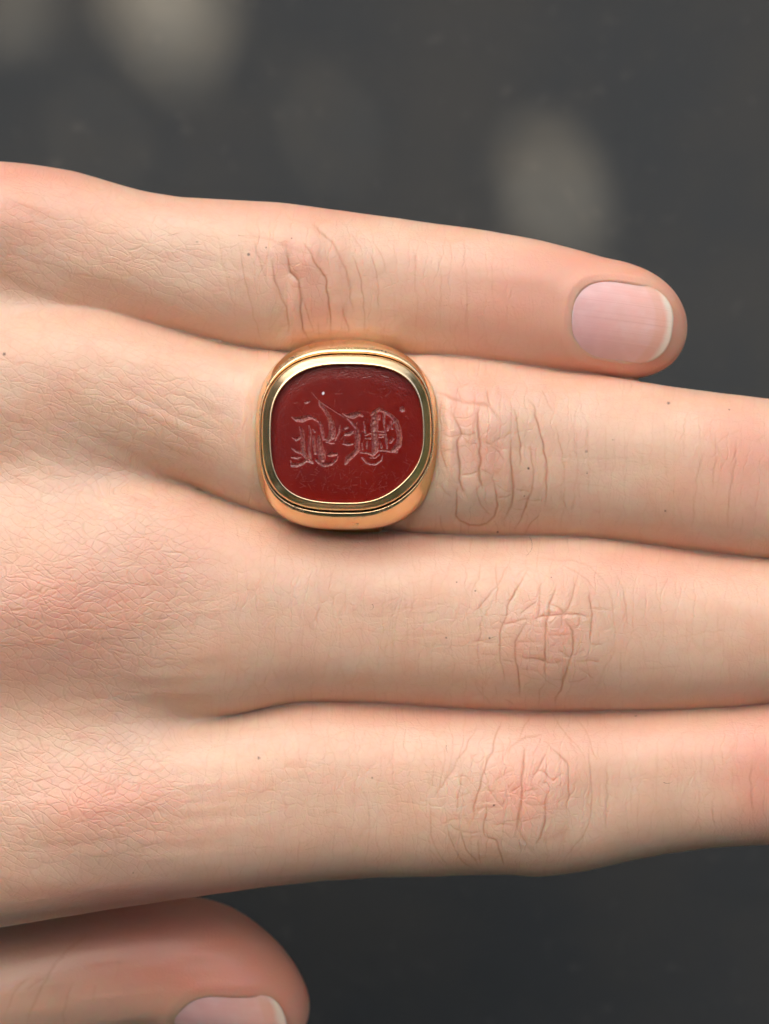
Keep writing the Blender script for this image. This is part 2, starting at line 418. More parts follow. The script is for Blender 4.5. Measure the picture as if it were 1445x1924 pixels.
def refine(v, quads, polys, mark):
    """split marked quads in four; neighbours take the new edge points as n-gons"""
    n = len(v)
    mq = quads[mark]
    ed = np.sort(np.stack([mq, np.roll(mq, -1, 1)], 2).reshape(-1, 2), 1)
    key = ed[:, 0] * n + ed[:, 1]
    uk, inv = np.unique(key, return_inverse=True)
    mid = (v[uk // n] + v[uk % n]) / 2
    cen = v[mq].mean(1)
    base = n; cb = n + len(uk)
    em = (inv + base).reshape(-1, 4)
    ci = cb + np.arange(len(mq))
    newq = np.concatenate([np.stack([mq[:, i], em[:, i], ci, em[:, i - 1]], 1) for i in range(4)])
    rest = quads[~mark]
    red = np.sort(np.stack([rest, np.roll(rest, -1, 1)], 2), 2)
    rk = red[..., 0] * n + red[..., 1]
    pos = np.clip(np.searchsorted(uk, rk), 0, len(uk) - 1)
    hit = uk[pos] == rk
    touched = hit.any(1)
    def poly_insert(face, hits=None):
        out = []
        for i, a in enumerate(face):
            out.append(a); b = face[(i + 1) % len(face)]
            k = min(a, b) * n + max(a, b)
            p = np.searchsorted(uk, k)
            if p < len(uk) and uk[p] == k: out.append(base + int(p))
        return out
    np_ = [poly_insert([int(x) for x in f]) for f in rest[touched]] + [poly_insert(f) for f in polys]
    return np.concatenate([v, mid, cen]), np.concatenate([newq, rest[~touched]]), np_

def build_hand_mesh():
    v, quads = surface_nets(0.00052)
    v = project(v, 4)
    polys = []
    for lvl, (m, nzmin) in enumerate(((110, -0.15), (30, 0.0), (0, 0.1))):
        c = v[quads].mean(1)
        nrm = np.cross(v[quads[:, 2]] - v[quads[:, 0]], v[quads[:, 3]] - v[quads[:, 1]])
        nrm /= np.maximum(np.linalg.norm(nrm, axis=1, keepdims=True), 1e-15)
        px, py = to_px(c)
        mark = (px > -m) & (px < 1445 + m) & (py < 1924 + m) & (nrm[:, 2] > nzmin)
        if lvl == 2:
            box = np.zeros(len(px), bool)
            for x0, x1, y0, y1 in ((430, 740, 395, 662), (815, 1050, 715, 1003), (885, 1190, 1045, 1330), (800, 1125, 1340, 1640)):
                box |= (px > x0) & (px < x1) & (py > y0) & (py < y1)
            mark &= box
        n0 = len(v)
        v, quads, polys = refine(v, quads, polys, mark)
        v[n0:] = project(v[n0:], 2)
    return v, quads, polys

# ------------------------------------------------------------------ nails (frames on the finger tips)
def nail_frame(px, py, z, rx, ry, tilt, nrm):
    c = P(px, py, z)
    n = np.array(nrm, float); n /= np.linalg.norm(n)
    ex = np.array([math.cos(tilt), -math.sin(tilt), 0.0]); ex -= n * ex.dot(n); ex /= np.linalg.norm(ex)
    eb = np.cross(n, ex)
    return dict(c=c, ex=ex, eb=eb, n=n, rx=rx * K, ry=ry * K)
NAILS = [nail_frame(1170, 603, 0.004, 98, 77, math.radians(7), (0.06, 0.02, 1)),
         nail_frame(432, 1905, -0.0115, 112, 88, math.radians(16), (0.05, -0.72, 0.72)),
         nail_frame(1690, 912, 0.005, 120, 100, math.radians(2), (0.12, 0, 1)),
         nail_frame(1870, 1188, 0.005, 125, 100, 0.0, (0.12, 0, 1)),
         nail_frame(1770, 1436, 0.005, 120, 95, 0.0, (0.12, 0, 1))]

# ------------------------------------------------------------------ creases traced in pixels: (origin, scale, [(depth, points)...])
CREASES = []
def trace(ox, oy, s, rows, gain=1.0):
    for r in rows:
        dep, pts = r[0], r[1]
        wid = r[2] if len(r) > 2 else 1.0
        CREASES.append((dep * gain, wid, np.array([(ox + a * s, oy + b * s) for a, b in pts], float)))

trace(440, 400, .2076, [
 (.5, [(40,270),(75,450),(100,620),(125,740),(170,890),(215,1060),(265,1200)]),
 (.5, [(185,245),(205,360),(245,480),(290,600)]),
 (1.0, [(330,390),(350,520),(385,660),(420,760),(465,850),(490,1020),(485,1120)]),
 (1.6, [(490,330),(495,450),(510,530),(575,610),(605,700),(612,800),(605,900),(620,1040),(660,1130),(690,1170)]),
 (.6, [(615,770),(655,850),(690,970),(735,1090)]),
 (1.3, [(615,250),(700,370),(760,490),(820,580),(845,690),(850,820),(875,950),(880,1090)]),
 (1.1, [(700,100),(800,180),(890,260),(960,370),(1005,500),(1035,620),(1050,760),(1070,920)], 1.4),
 (.7, [(975,830),(1000,960),(1040,1080)]),
 (.4, [(1040,170),(1120,270),(1170,330)]),
 (.7, [(1075,370),(1110,480),(1150,610),(1170,750),(1180,900),(1170,1100)]),
 (.6, [(1220,350),(1270,480),(1300,620),(1305,760),(1295,900)]),
 (.35, [(1260,250),(1350,420),(1390,560)]),
 (.6, [(90,150),(180,210),(280,235),(370,265),(480,310),(600,350),(700,380)], 2.0),
 (.9, [(500,520),(545,570),(580,610)], 2.5),
 (.3, [(1360,980),(1350,1150)]), (.4, [(765,980),(780,1130)]),
 (.3, [(-150,180),(-110,420),(-60,650),(10,850)]), (.3, [(1450,700),(1455,1000)]),
 (.35, [(1600,250),(1640,500),(1650,800),(1640,1100)]), (.3, [(1850,300),(1870,600),(1860,1000)]),
 (.4, [(2080,250),(2100,520),(2105,800),(2090,1120)]), (.3, [(2350,300),(2330,500),(2350,900)])], 1.15)
trace(810, 720, .1661, [
 (1.2, [(30,110),(150,130),(250,170),(350,220),(480,215),(600,235),(700,290),(760,380),(800,460)], 1.6),
 (.8, [(110,200),(100,350),(105,480),(115,640),(120,780),(165,900),(205,1070)]),
 (1.3, [(240,330),(280,430),(310,500),(330,580),(310,680),(305,800),(320,960),(325,1080),(365,1200),(385,1330)]),
 (1.2, [(320,1150),(285,1270),(275,1400),(285,1500),(340,1570),(430,1600),(540,1610),(640,1590),(700,1510),(740,1400),(745,1290),(725,1130),(690,1040)]),
 (1.7, [(545,270),(545,420),(540,600),(555,720),(560,860),(548,980),(565,1110),(585,1230)]),
 (.9, [(930,280),(970,440),(990,590),(1015,730),(1020,850),(1000,950)]),
 (1.2, [(905,640),(905,820),(915,980),(925,1150),(920,1270),(900,1390),(850,1500),(800,1570)]),
 (.9, [(1110,680),(1135,820),(1155,950),(1145,1100),(1120,1260),(1080,1410),(1030,1550),(920,1700)]),
 (1.1, [(1090,150),(1170,280),(1215,450),(1245,580),(1275,720),(1300,900),(1310,1080),(1305,1250),(1290,1400)]),
 (.5, [(1240,60),(1310,200),(1370,320)]),
 (.6, [(500,1150),(520,1270),(570,1380),(640,1470),(690,1490)]),
 (.6, [(120,570),(230,620),(330,585),(430,580),(520,545)]), (.4, [(330,590),(420,680),(500,680)]),
 (.5, [(560,640),(660,690),(740,770),(840,870)]), (.4, [(660,690),(740,650),(830,620),(920,540)]),
 (.6, [(340,1030),(450,1020),(545,1000)]), (.4, [(560,980),(640,1010),(690,1040)]),
 (.5, [(740,1310),(830,1290),(920,1250)]), (.4, [(945,1215),(1050,1205),(1130,1225)]),
 (.35, [(940,1335),(1100,1325),(1280,1310)]), (.35, [(910,1415),(1080,1440)]),
 (.4, [(740,1130),(830,1200),(920,1225)]), (.3, [(130,770),(300,775)]),
 (.8, [(620,60),(650,200),(690,290)]), (.5, [(310,60),(320,180),(370,220)]), (.4, [(400,250),(420,400)]), (.3, [(240,250),(230,400)]),
 (.4, [(60,1120),(150,1220),(230,1290)]), (.4, [(90,1480),(110,1600),(150,1700)]), (.3, [(270,1390),(280,1560)]), (.4, [(340,1580),(345,1690)]),
 (.4, [(700,1540),(760,1660),(770,1720)]), (.3, [(815,1560),(830,1640)]), (.5, [(1230,1470),(1150,1580),(1080,1690)])], 1.45)
trace(720, 700, .5017, [
 (.5, [(650,180),(655,260),(680,350),(680,440),(675,520),(660,590)]), (.5, [(705,160),(725,260),(725,380),(715,460),(700,560)]),
 (.4, [(765,180),(765,280),(770,400),(765,480)]), (.3, [(835,190),(835,400)]), (.3, [(905,200),(900,420)]), (.3, [(970,220),(965,380)]),
 (.3, [(1055,170),(1060,420)]), (.4, [(1130,190),(1128,330)]), (.7, [(1240,220),(1245,320),(1235,450)]),
 (.6, [(1200,290),(1178,380),(1165,480),(1160,570)]), (.9, [(1325,240),(1315,350),(1300,430),(1290,520),(1295,590)]),
 (.4, [(1345,530),(1335,600)]), (.4, [(1250,260),(1290,235),(1340,215)]), (.4, [(1395,260),(1430,230)]),
 (.25, [(620,440),(700,410),(820,425),(880,440)]), (.25, [(620,310),(830,325),(970,315)]), (.2, [(730,380),(850,360),(1000,370)])])
trace(880, 1040, .2076, [
 (.5, [(245,60),(255,180),(260,330),(255,450),(240,510)]), (.6, [(370,80),(320,180),(270,280),(170,400),(90,500),(40,590)]),
 (1.2, [(545,130),(490,230),(420,340),(370,430),(340,530),(315,620),(285,730),(290,850),(300,980),(330,1080),(345,1200)]),
 (.3, [(360,300),(365,380)]), (1.0, [(660,250),(655,350),(640,460),(635,560),(610,630)]),
 (1.4, [(800,270),(770,360),(745,450),(725,560),(705,660),(690,740),(695,860),(690,980),(695,1130)]),
 (.8, [(970,200),(965,300),(945,400),(900,500),(860,540),(850,600),(825,690)]),
 (.8, [(620,440),(540,490),(480,540),(460,580)]), (.8, [(310,640),(400,620),(480,600),(560,590)]),
 (1.0, [(560,590),(640,575),(700,565),(790,550),(870,540),(950,550),(1030,570),(1110,565)]),
 (1.5, [(540,620),(490,690),(450,760),(430,800),(430,920),(440,1050),(455,1200),(470,1320)]),
 (.7, [(750,460),(810,490),(870,535)]),
 (1.5, [(870,590),(920,660),(955,710),(955,800),(945,880),(930,935),(910,1000),(880,1070),(860,1150),(840,1240),(800,1310),(775,1400)]),
 (.5, [(1000,570),(995,640),(960,690)]), (1.0, [(1100,330),(1115,480),(1120,620),(1110,720),(1095,820)]),
 (.4, [(840,100),(950,150),(1060,230),(1130,320)]),
 (.4, [(550,40),(700,45),(860,60),(990,70),(1110,120),(1200,210),(1260,300),(1305,400),(1320,550),(1330,720),(1325,860),(1290,960),(1235,1040),(1205,1130),(1180,1220),(1100,1330)], 1.4),
 (.5, [(300,775),(420,750)]), (.6, [(430,800),(560,795),(680,800)]), (.6, [(700,735),(820,745),(950,735)]),
 (.8, [(440,910),(560,950),(680,985),(800,985),(910,970)]), (.7, [(945,960),(1060,975),(1200,965)]), (.8, [(810,870),(880,910),(930,940)]),
 (.5, [(940,930),(1060,870)]), (.5, [(100,905),(290,920)]), (.6, [(300,955),(430,975)]), (.5, [(20,800),(280,800)]), (.4, [(200,690),(290,680)]),
 (.4, [(120,1060),(220,1010),(290,980)]), (.4, [(640,1060),(560,1060),(470,1040)]), (.4, [(470,1090),(560,1140),(660,1150)]),
 (.5, [(760,1130),(870,1140)]), (.4, [(890,1155),(1000,1155),(1080,1130)]), (.4, [(1000,1020),(1150,1150)]), (.5, [(1120,490),(1300,520)]),
 (.4, [(1100,820),(1220,820)]), (.7, [(700,1160),(640,1230),(645,1320),(630,1390)]), (.5, [(620,1060),(700,1150),(830,1220)]),
 (.7, [(130,560),(110,680),(95,800),(85,950),(90,1080)]), (.5, [(130,1140),(125,1270),(130,1310)]), (.4, [(235,1200),(250,1290)]),
 (.5, [(50,1180),(120,1280),(220,1370)]), (.5, [(320,1320),(420,1370)]), (.4, [(1340,180),(1400,320),(1435,460),(1440,700)]),
 (.3, [(1385,850),(1375,1100)]), (.4, [(130,60),(90,220),(30,340),(10,420)])])
trace(720, 980, .5017, [
 (.3, [(905,230),(915,400)]), (.3, [(960,420),(975,480),(980,560)]), (.3, [(1050,350),(1045,440),(1030,530)]), (.3, [(1060,440),(1200,415),(1320,405)]),
 (.25, [(990,550),(1120,545)]), (.3, [(30,230),(35,400),(30,560)]), (.3, [(110,200),(115,380),(120,560)]), (.25, [(180,180),(180,330)]),
 (.3, [(10,330),(120,320),(260,300)]), (.25, [(20,430),(200,420),(350,440)]), (.25, [(1130,300),(1140,480)]), (.25, [(1250,320),(1255,460)])])
trace(800, 1330, .2284, [
 (1.3, [(630,80),(580,230),(540,370),(490,480),(450,600),(425,720),(395,830),(385,950)]),
 (.7, [(440,130),(360,260),(330,340),(270,430),(200,540),(130,650),(60,740)]), (.5, [(170,260),(155,420),(140,540),(115,640),(95,760)]),
 (.7, [(310,510),(280,640),(260,760),(245,880)]), (.5, [(870,70),(800,170),(765,270)]),
 (.9, [(660,380),(700,320),(760,270),(840,235),(960,220)], 1.5), (.4, [(550,360),(650,345)]),
 (1.6, [(820,310),(815,420),(795,540),(785,640),(795,720),(780,800),(770,900),(755,990),(730,1070)]),
 (.8, [(985,370),(940,470),(900,550),(860,610)]), (1.1, [(1010,300),(1060,340),(1130,410),(1180,480),(1185,620),(1170,760),(1155,880)]),
 (1.5, [(1010,680),(985,780),(985,880),(965,970),(950,1060),(900,1160)]), (.8, [(920,1130),(1000,1090),(1090,1050),(1170,1000)], 2.6),
 (.6, [(1330,220),(1350,400),(1360,600),(1360,800),(1345,920),(1310,1040),(1220,1130),(1140,1240),(1080,1310)]),
 (.6, [(1050,60),(1110,160),(1180,240),(1260,330),(1320,410)]), (.5, [(1240,60),(1310,180),(1360,310),(1410,430)]),
 (1.0, [(510,830),(490,920),(480,1000),(490,1070)]), (1.4, [(490,1050),(570,1090),(610,1180),(640,1300)]),
 (.6, [(40,740),(40,900),(50,1050),(90,1180),(170,1280),(240,1330)]), (.8, [(170,940),(185,1050),(230,1170),(300,1270),(400,1330)]),
 (.9, [(275,960),(290,1080),(330,1170),(400,1240),(440,1320)]), (.7, [(430,1090),(430,1200),(450,1300)]),
 (.7, [(480,650),(560,730),(610,800),(650,760)]), (.7, [(390,840),(500,825),(610,825)]), (.6, [(570,600),(650,540),(740,500)]),
 (.5, [(400,770),(480,770),(560,760)]), (.8, [(800,700),(870,680),(940,665)]), (.6, [(790,770),(850,790),(980,800)]),
 (.7, [(780,930),(860,910),(950,890)]), (.6, [(540,960),(640,960),(740,970)]), (.6, [(760,990),(800,1060),(830,1110)]),
 (.7, [(930,510),(1000,550),(1060,590),(1140,540)]), (.9, [(700,690),(745,655),(790,640)]), (.5, [(170,930),(270,910),(300,900)]),
 (.5, [(170,940),(250,1000),(380,1030),(470,1020)]), (.5, [(280,720),(380,690)]), (.6, [(600,840),(660,740)]), (.6, [(990,840),(1050,890)]),
 (.6, [(940,640),(1000,610)]), (.4, [(1000,840),(1100,830),(1180,830)]), (.6, [(590,1060),(680,1120),(800,1150),(900,1150)], 2.2),
 (.5, [(20,1150),(100,1250),(200,1330)])])
trace(720, 1280, .5017, [
 (.6, [(835,280),(840,420),(835,560)]), (.4, [(905,260),(930,400),(930,500)]), (.3, [(1020,250),(1028,370),(1020,480)]), (.5, [(1310,320),(1310,430)]),
 (.8, [(1380,290),(1375,400),(1390,510)]), (.3, [(1230,480),(1240,540)]), (.3, [(1100,240),(1105,420)]), (.3, [(1190,230),(1190,380)]), (.25, [(20,250),(60,520)]),
 (.25, [(1440,350),(1436,500)])])
trace(0, 1660, .4152, [
 (.8, [(400,230),(290,310),(240,380),(190,470),(150,560),(110,650)], 1.6), (.7, [(330,440),(305,510),(290,600),(285,650)], 1.5), (.6, [(130,420),(60,500),(20,600)], 1.4),
 (.5, [(430,460),(420,540)], 1.4), (.4, [(210,420),(120,480)]), (.3, [(540,330),(520,450)], 1.5)])

# skin redness / paleness; red also paints warm glow at edges, gaps and ring: (x, y, rx, ry, amount)
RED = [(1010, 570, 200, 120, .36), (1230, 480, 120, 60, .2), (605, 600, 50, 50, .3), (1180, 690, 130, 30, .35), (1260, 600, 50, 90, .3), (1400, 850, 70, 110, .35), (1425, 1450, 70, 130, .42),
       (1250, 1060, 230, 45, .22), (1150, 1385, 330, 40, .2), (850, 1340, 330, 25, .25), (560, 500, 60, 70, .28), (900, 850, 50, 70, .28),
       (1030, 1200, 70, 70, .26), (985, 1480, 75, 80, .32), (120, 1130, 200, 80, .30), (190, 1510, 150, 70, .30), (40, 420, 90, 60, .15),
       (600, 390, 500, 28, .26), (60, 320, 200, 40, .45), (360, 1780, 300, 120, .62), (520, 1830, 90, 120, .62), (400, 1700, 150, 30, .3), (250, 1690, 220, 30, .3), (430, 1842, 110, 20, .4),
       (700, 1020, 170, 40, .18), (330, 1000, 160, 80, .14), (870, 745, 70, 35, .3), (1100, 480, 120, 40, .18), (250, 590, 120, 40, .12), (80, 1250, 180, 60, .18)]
PALE = [(860, 930, 60, 70, .35), (500, 900, 60, 70, .35), (430, 580, 130, 60, .2), (1050, 860, 140, 90, .25), (350, 480, 150, 70, .25), (1230, 1230, 160, 60, .2),
        (1200, 1530, 150, 60, .22), (300, 1630, 260, 45, .3), (330, 1370, 160, 50, .25), (150, 900, 170, 70, .15), (950, 1370, 130, 35, .3), (60, 1840, 110, 70, .3)]
SPOTS = [(467, 478, 3.6), (8, 665, 4), (486, 1424, 3), (1256, 757, 3.4), (993, 880, 3), (1102, 848, 2.4), (1103, 889, 2.4), (920, 1199, 2.6), (838, 1198, 2.2), (928, 1513, 2.4),
         (858, 1094, 2), (893, 1110, 2), (430, 520, 1.8), (500, 465, 1.8), (370, 455, 1.8), (548, 448, 1.6), (1250, 960, 2), (935, 1000, 2.6), (1195, 1345, 2), (1152, 827, 1.7),
         (700, 1462, 1.8), (250, 1640, 1.6), (985, 932, 1.6), (1370, 770, 1.6), (420, 500, 1.5), (1036, 1085, 1.5)]

def seg_dist(px, py, pts):
    best = np.full(len(px), 1e9); par = np.zeros(len(px))
    L = np.r_[0, np.cumsum(np.hypot(*np.diff(pts, axis=0).T))]
    for i in range(len(pts) - 1):
        a, b = pts[i], pts[i + 1]; d = b - a; l2 = d @ d
        t = np.clip(((px - a[0]) * d[0] + (py - a[1]) * d[1]) / l2, 0, 1)
        dd = np.hypot(px - a[0] - t * d[0], py - a[1] - t * d[1])
        m = dd < best
        best[m] = dd[m]; par[m] = (L[i] + t[m] * math.sqrt(l2)) / L[-1]
    return best, par

def finger_displace(v):
    f, g = grad_f(v)
    nrm = g / np.maximum(np.linalg.norm(g, axis=1, keepdims=True), 1e-9)
    px, py = to_px(v)
    front = sstep(0.02, 0.3, nrm[:, 2])
    inframe = (px > -80) & (px < 1530) & (py < 1990) & (nrm[:, 2] > 0)
    ids = np.nonzero(inframe)[0]
    order = ids[np.argsort(px[ids])]
    sx = px[order]
    dis = np.zeros(len(v)); cre = np.zeros(len(v))
    n1, n2 = Noise(5), Noise(6)
    wx = px + 5 * n1(px / 17, py / 17); wy = py + 5 * n2(px / 17, py / 17)
    for dep, wid, pts in CREASES:
        pad = 34 * max(1, wid * 0.7)
        lo, hi = np.searchsorted(sx, [pts[:, 0].min() - pad, pts[:, 0].max() + pad])
        c = order[lo:hi]
        c = c[(py[c] > pts[:, 1].min() - pad) & (py[c] < pts[:, 1].max() + pad)]
        if not len(c): continue
        d, t = seg_dist(wx[c], wy[c], pts)
        taper = np.clip(np.minimum(t, 1 - t) * 5, 0, 1) ** 0.7
        var = 0.8 + 0.5 * n1(wx[c] / 40 + 9, wy[c] / 40)
        wd = 1.75 * wid * (0.8 + 0.25 * dep)
        amp = dep ** 0.85 * taper * var
        prof = -np.exp(-(d / wd) ** 2) - 0.7 * np.exp(-(d / (wd * 3.2)) ** 2) + 0.5 * np.exp(-((d - wd * 5.5) / (wd * 3.5)) ** 2)
        dis[c] += 0.031 * amp * prof
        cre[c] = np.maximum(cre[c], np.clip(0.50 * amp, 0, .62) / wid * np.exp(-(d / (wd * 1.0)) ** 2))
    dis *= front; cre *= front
    # soft unevenness of the flesh, plump furrows on the back of the hand
    hb = sstep(560, 330, px + 0.0 * py)
    dis += 0.10 * n1(px / 90, py / 70) + 0.035 * n2(px / 34 + 7, py / 26)
    ang = np.radians(24)
    u = px * math.cos(ang) + py * math.sin(ang); w = -px * math.sin(ang) + py * math.cos(ang)
    low = sstep(950, 1150, py)
    fur = n1(u / 110 + 3, w / 17) * (1 - low) + n2(px / 95 + 3, py / 17 + 0.004 * px) * low
    dis += hb * 0.085 * fur * sstep(-0.1, .5, nrm[:, 2])
    rr = (np.abs((px - 653) / 176) ** 2.6 + np.abs((py - 820) / 182) ** 2.6) ** (1 / 2.6)
    dis += front * (0.16 * np.exp(-((rr - 1.10) / 0.08) ** 2) - 0.4 * sstep(0.99, 0.92, rr))
    # nails
    for N in NAILS:
        r = v - N['c']
        a = r @ N['ex'] / N['rx']; b = r @ N['eb'] / N['ry']
        ok = (np.abs(a) < 1.7) & (np.abs(b) < 1.7) & (nrm @ N['n'] > 0.15) & (np.abs(r @ N['n']) < 0.009)
        a, b = a[ok], b[ok]
        rr = (np.abs(a) ** 2.7 + np.abs(b) ** 2.7) ** (1 / 2.7)
        dd = -0.40 * sstep(0.985, 0.85, rr) + 0.10 * np.exp(-((rr - 1.13) / 0.10) ** 2) * sstep(0.85, 0.3, a)
        dis[ok] += dd
        cre[ok] = np.maximum(cre[ok], 0.10 * np.exp(-((rr - 0.97) / 0.04) ** 2))
    out = v + nrm * (dis * 1e-3)[:, None]
    red = np.zeros(len(v)); pale = np.zeros(len(v)); spot = np.zeros(len(v)); coarse = np.zeros(len(v))
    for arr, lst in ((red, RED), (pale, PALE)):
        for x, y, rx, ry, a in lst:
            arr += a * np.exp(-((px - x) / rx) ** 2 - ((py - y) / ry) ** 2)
    for x, y, r in SPOTS:
        spot = np.maximum(spot, 0.8 * sstep(r * 1.1, r * .4, np.hypot(px - x, py - y)))
    for x, y, rx, ry, a in [(110, 1150, 220, 120, 1), (190, 1500, 200, 90, 1), (300, 950, 250, 200, .5), (1030, 1200, 120, 120, .7), (990, 1490, 130, 130, .7), (890, 880, 90, 120, .7), (570, 530, 90, 90, .6), (650, 1450, 250, 150, .6), (650, 1150, 220, 120, .4)]:
        coarse += a * np.exp(-((px - x) / rx) ** 2 - ((py - y) / ry) ** 2)
    # fingertip of the little finger and thumb are smooth
    sm = sstep(930, 1080, px) * (py < 712) + sstep(1500, 1700, py + 0.0 * px) * (v[:, 2] < -0.006)
    coarse = np.clip(coarse, 0, 1) - 0.8 * np.clip(sm, 0, 1)
    # texture coordinates wrap down the flanks
    tex = np.stack([px, py - np.sign(nrm[:, 1]) * 0 + v[:, 2] / K * nrm[:, 1] * -0.6 * sstep(0.45, 0.85, np.abs(nrm[:, 1])), np.zeros(len(v))], 1)
    hbm = sstep(520, 330, px + 0.12 * (py - 950) * (py > 950))
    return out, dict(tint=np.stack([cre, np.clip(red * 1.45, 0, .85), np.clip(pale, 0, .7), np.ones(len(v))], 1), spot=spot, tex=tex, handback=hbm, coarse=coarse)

SKIN = mat_skin()
hv, hq, hp = build_hand_mesh()
hv, A = finger_displace(hv)
def big_mesh(name, v, quads, polys, mat):
    me = bpy.data.meshes.new(name)
    pl = np.array([len(p) for p in polys], np.int64)
    li = np.concatenate([quads.ravel(), np.array([i for p in polys for i in p], np.int64)]) if len(polys) else quads.ravel()
    st = np.concatenate([np.arange(len(quads)) * 4, len(quads) * 4 + np.r_[0, np.cumsum(pl)[:-1]]]) if len(polys) else np.arange(len(quads)) * 4
    me.vertices.add(len(v)); me.vertices.foreach_set('co', v.astype(np.float32).ravel())
    me.loops.add(len(li)); me.loops.foreach_set('vertex_index', li.astype(np.int32))
    me.polygons.add(len(st)); me.polygons.foreach_set('loop_start', st.astype(np.int32))
    me.update(calc_edges=True); me.validate()
    me.polygons.foreach_set('use_smooth', np.ones(len(me.polygons), bool))
    me.materials.append(mat)
    o = bpy.data.objects.new(name, me); COL.objects.link(o)
    return o
hand = big_mesh('hand', hv, hq, hp, SKIN)
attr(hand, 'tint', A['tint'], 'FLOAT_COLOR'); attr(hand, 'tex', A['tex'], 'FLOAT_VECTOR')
for nm in ('spot', 'handback', 'coarse'): attr(hand, nm, A[nm])
hand['label'] = 'bare left hand seen from the back, fingers together, wearing a red-stoned gold ring'
hand['category'] = 'hand'

# nails
NAILM = mat_nail()
def surf_along(p0, n, span=0.008):
    lo = p0 - n * span; hi = p0 + n * span      # lo inside, hi outside
    for _ in range(34):
        m = (lo + hi) / 2
        f = hand_f(m) < 0
        lo[f] = m[f]; hi[~f] = m[~f]
    return (lo + hi) / 2
def make_nail(N, name='fingernail'):
    na, nb = 48, 40
    rad = np.linspace(0, 1, na // 2 + 1)[1:]; th = np.linspace(0, 2 * math.pi, 72, endpoint=False)
    ab = [(0.0, 0.0)]
    for r in rad:
        for t in th:
            c, s = math.cos(t), math.sin(t)
            q = (abs(c) ** 2.7 + abs(s) ** 2.7) ** (-1 / 2.7)
            ab.append((r * q * c, r * q * s))
    ab = np.array(ab)
    def pos(a, b):
        return surf_along(N['c'] + np.outer(a * N['rx'], N['ex']) + np.outer(b * N['ry'], N['eb']), N['n'])
    p = pos(ab[:, 0] * 0.985, ab[:, 1] * 0.985)
    # distal part leaves the flesh and runs straighter
    a0 = np.minimum(ab[:, 0], 0.05)
    pA = pos(a0, ab[:, 1] * .985); pB = pos(a0 - 0.25, ab[:, 1] * .985)
    lin = pA + (pA - pB) / 0.25 * (ab[:, 0] - a0)[:, None]
    k = 0.55 * sstep(0.05, 0.5, ab[:, 0])[:, None]
    hgt = (lin - p) @ N['n']
    p = p + np.outer(hgt * k[:, 0] + 0.10e-3 - 0.26e-3 * ab[:, 1] ** 2 - 0.12e-3 * sstep(-0.4, -1.0, ab[:, 0]), N['n'])
    n = len(p); nt = len(th)
    low = p - np.outer(np.full(n, 0.32e-3), N['n'])
    faces = []
    for j in range(nt): faces.append((0, 1 + j, 1 + (j + 1) % nt))
    for i in range(len(rad) - 1):
        o0, o1 = 1 + i * nt, 1 + (i + 1) * nt
        for j in range(nt):
            k2 = (j + 1) % nt
            faces.append((o0 + j, o1 + j, o1 + k2, o0 + k2))
    o1 = 1 + (len(rad) - 1) * nt
    for j in range(nt):
        k2 = (j + 1) % nt
        faces.append((o1 + j, n + o1 + j, n + o1 + k2, o1 + k2))
    o = mesh_obj(name, np.vstack([p, low]), faces, NAILM, hand)
    attr(o, 'along', np.vstack([np.c_[ab, np.zeros(n)]] * 2), 'FLOAT_VECTOR')
    return o
for i, N in enumerate(NAILS):
    o = make_nail(N, 'thumbnail' if i == 1 else 'fingernail')

# fine vellus hairs
HAIRM = mat_simple('vellus_hair', (0.55, 0.38, 0.24), 0.4)
DARKH = mat_simple('dark_hair', (0.06, 0.035, 0.025), 0.4)
def hairs(name, strands, mat, rad):
    V, F = [], []
    for pts in strands:
        q = np.array([P(x, y, 0.004) for x, y, _ in pts])
        q = surf_along(q, np.array([0, 0, 1.0]), 0.012)
        q[:, 2] += np.array([h for _, _, h in pts]) * 1e-3
        # keep the drawn place after the height change
        b = len(V); m = len(q)
        for i, c in enumerate(q):
            r = rad * (1 - 0.8 * i / (m - 1))
            for j in range(4):
                t = j * math.pi / 2
                d = q[min(i + 1, m - 1)] - q[max(i - 1, 0)]; d /= np.linalg.norm(d)
                s = np.cross(d, (0, 0, 1.0)); s /= max(np.linalg.norm(s), 1e-9); u = np.cross(s, d)
                V.append(c + r * (math.cos(t) * s + math.sin(t) * u))
        for i in range(m - 1):
            for j in range(4):
                F.append((b + i * 4 + j, b + i * 4 + (j + 1) % 4, b + i * 4 + 4 + (j + 1) % 4, b + i * 4 + 4 + j))
    o = mesh_obj(name, V, F, mat, hand); o['kind'] = 'stuff'
    return o
rng = random.Random(4)
st = []
def strand(x, y, ang, ln, curl=0.0):
    pts = []
    for i in range(7):
        t = i / 6
        pts.append((x, y, -0.02 + 0.30 * math.sin(t * 1.9)))
        x += math.cos(ang) * ln / 6; y += math.sin(ang) * ln / 6; ang += curl / 6
    return pts
for i in range(46):
    if i < 26: x, y = rng.uniform(715, 900), rng.uniform(1130, 1300)
    elif i < 36: x, y = rng.uniform(560, 760), rng.uniform(1500, 1600)
    else: x, y = rng.uniform(300, 470), rng.uniform(430, 560)
    st.append(strand(x, y, rng.uniform(-0.9, 0.2), rng.uniform(20, 55), rng.uniform(-0.6, 0.6)))
hairs('fine_hair', st, HAIRM, 0.016e-3)
hairs('dark_hair', [strand(700, 1133, 0.9, 14, 2.4), strand(996, 1008, 1.2, 42, 1.6), strand(920, 1195, -0.6, 10, 0.5), strand(1240, 1464, 0.5, 20, -1.4), strand(838, 1396, 1.8, 14, -1)], DARKH, 0.02e-3)

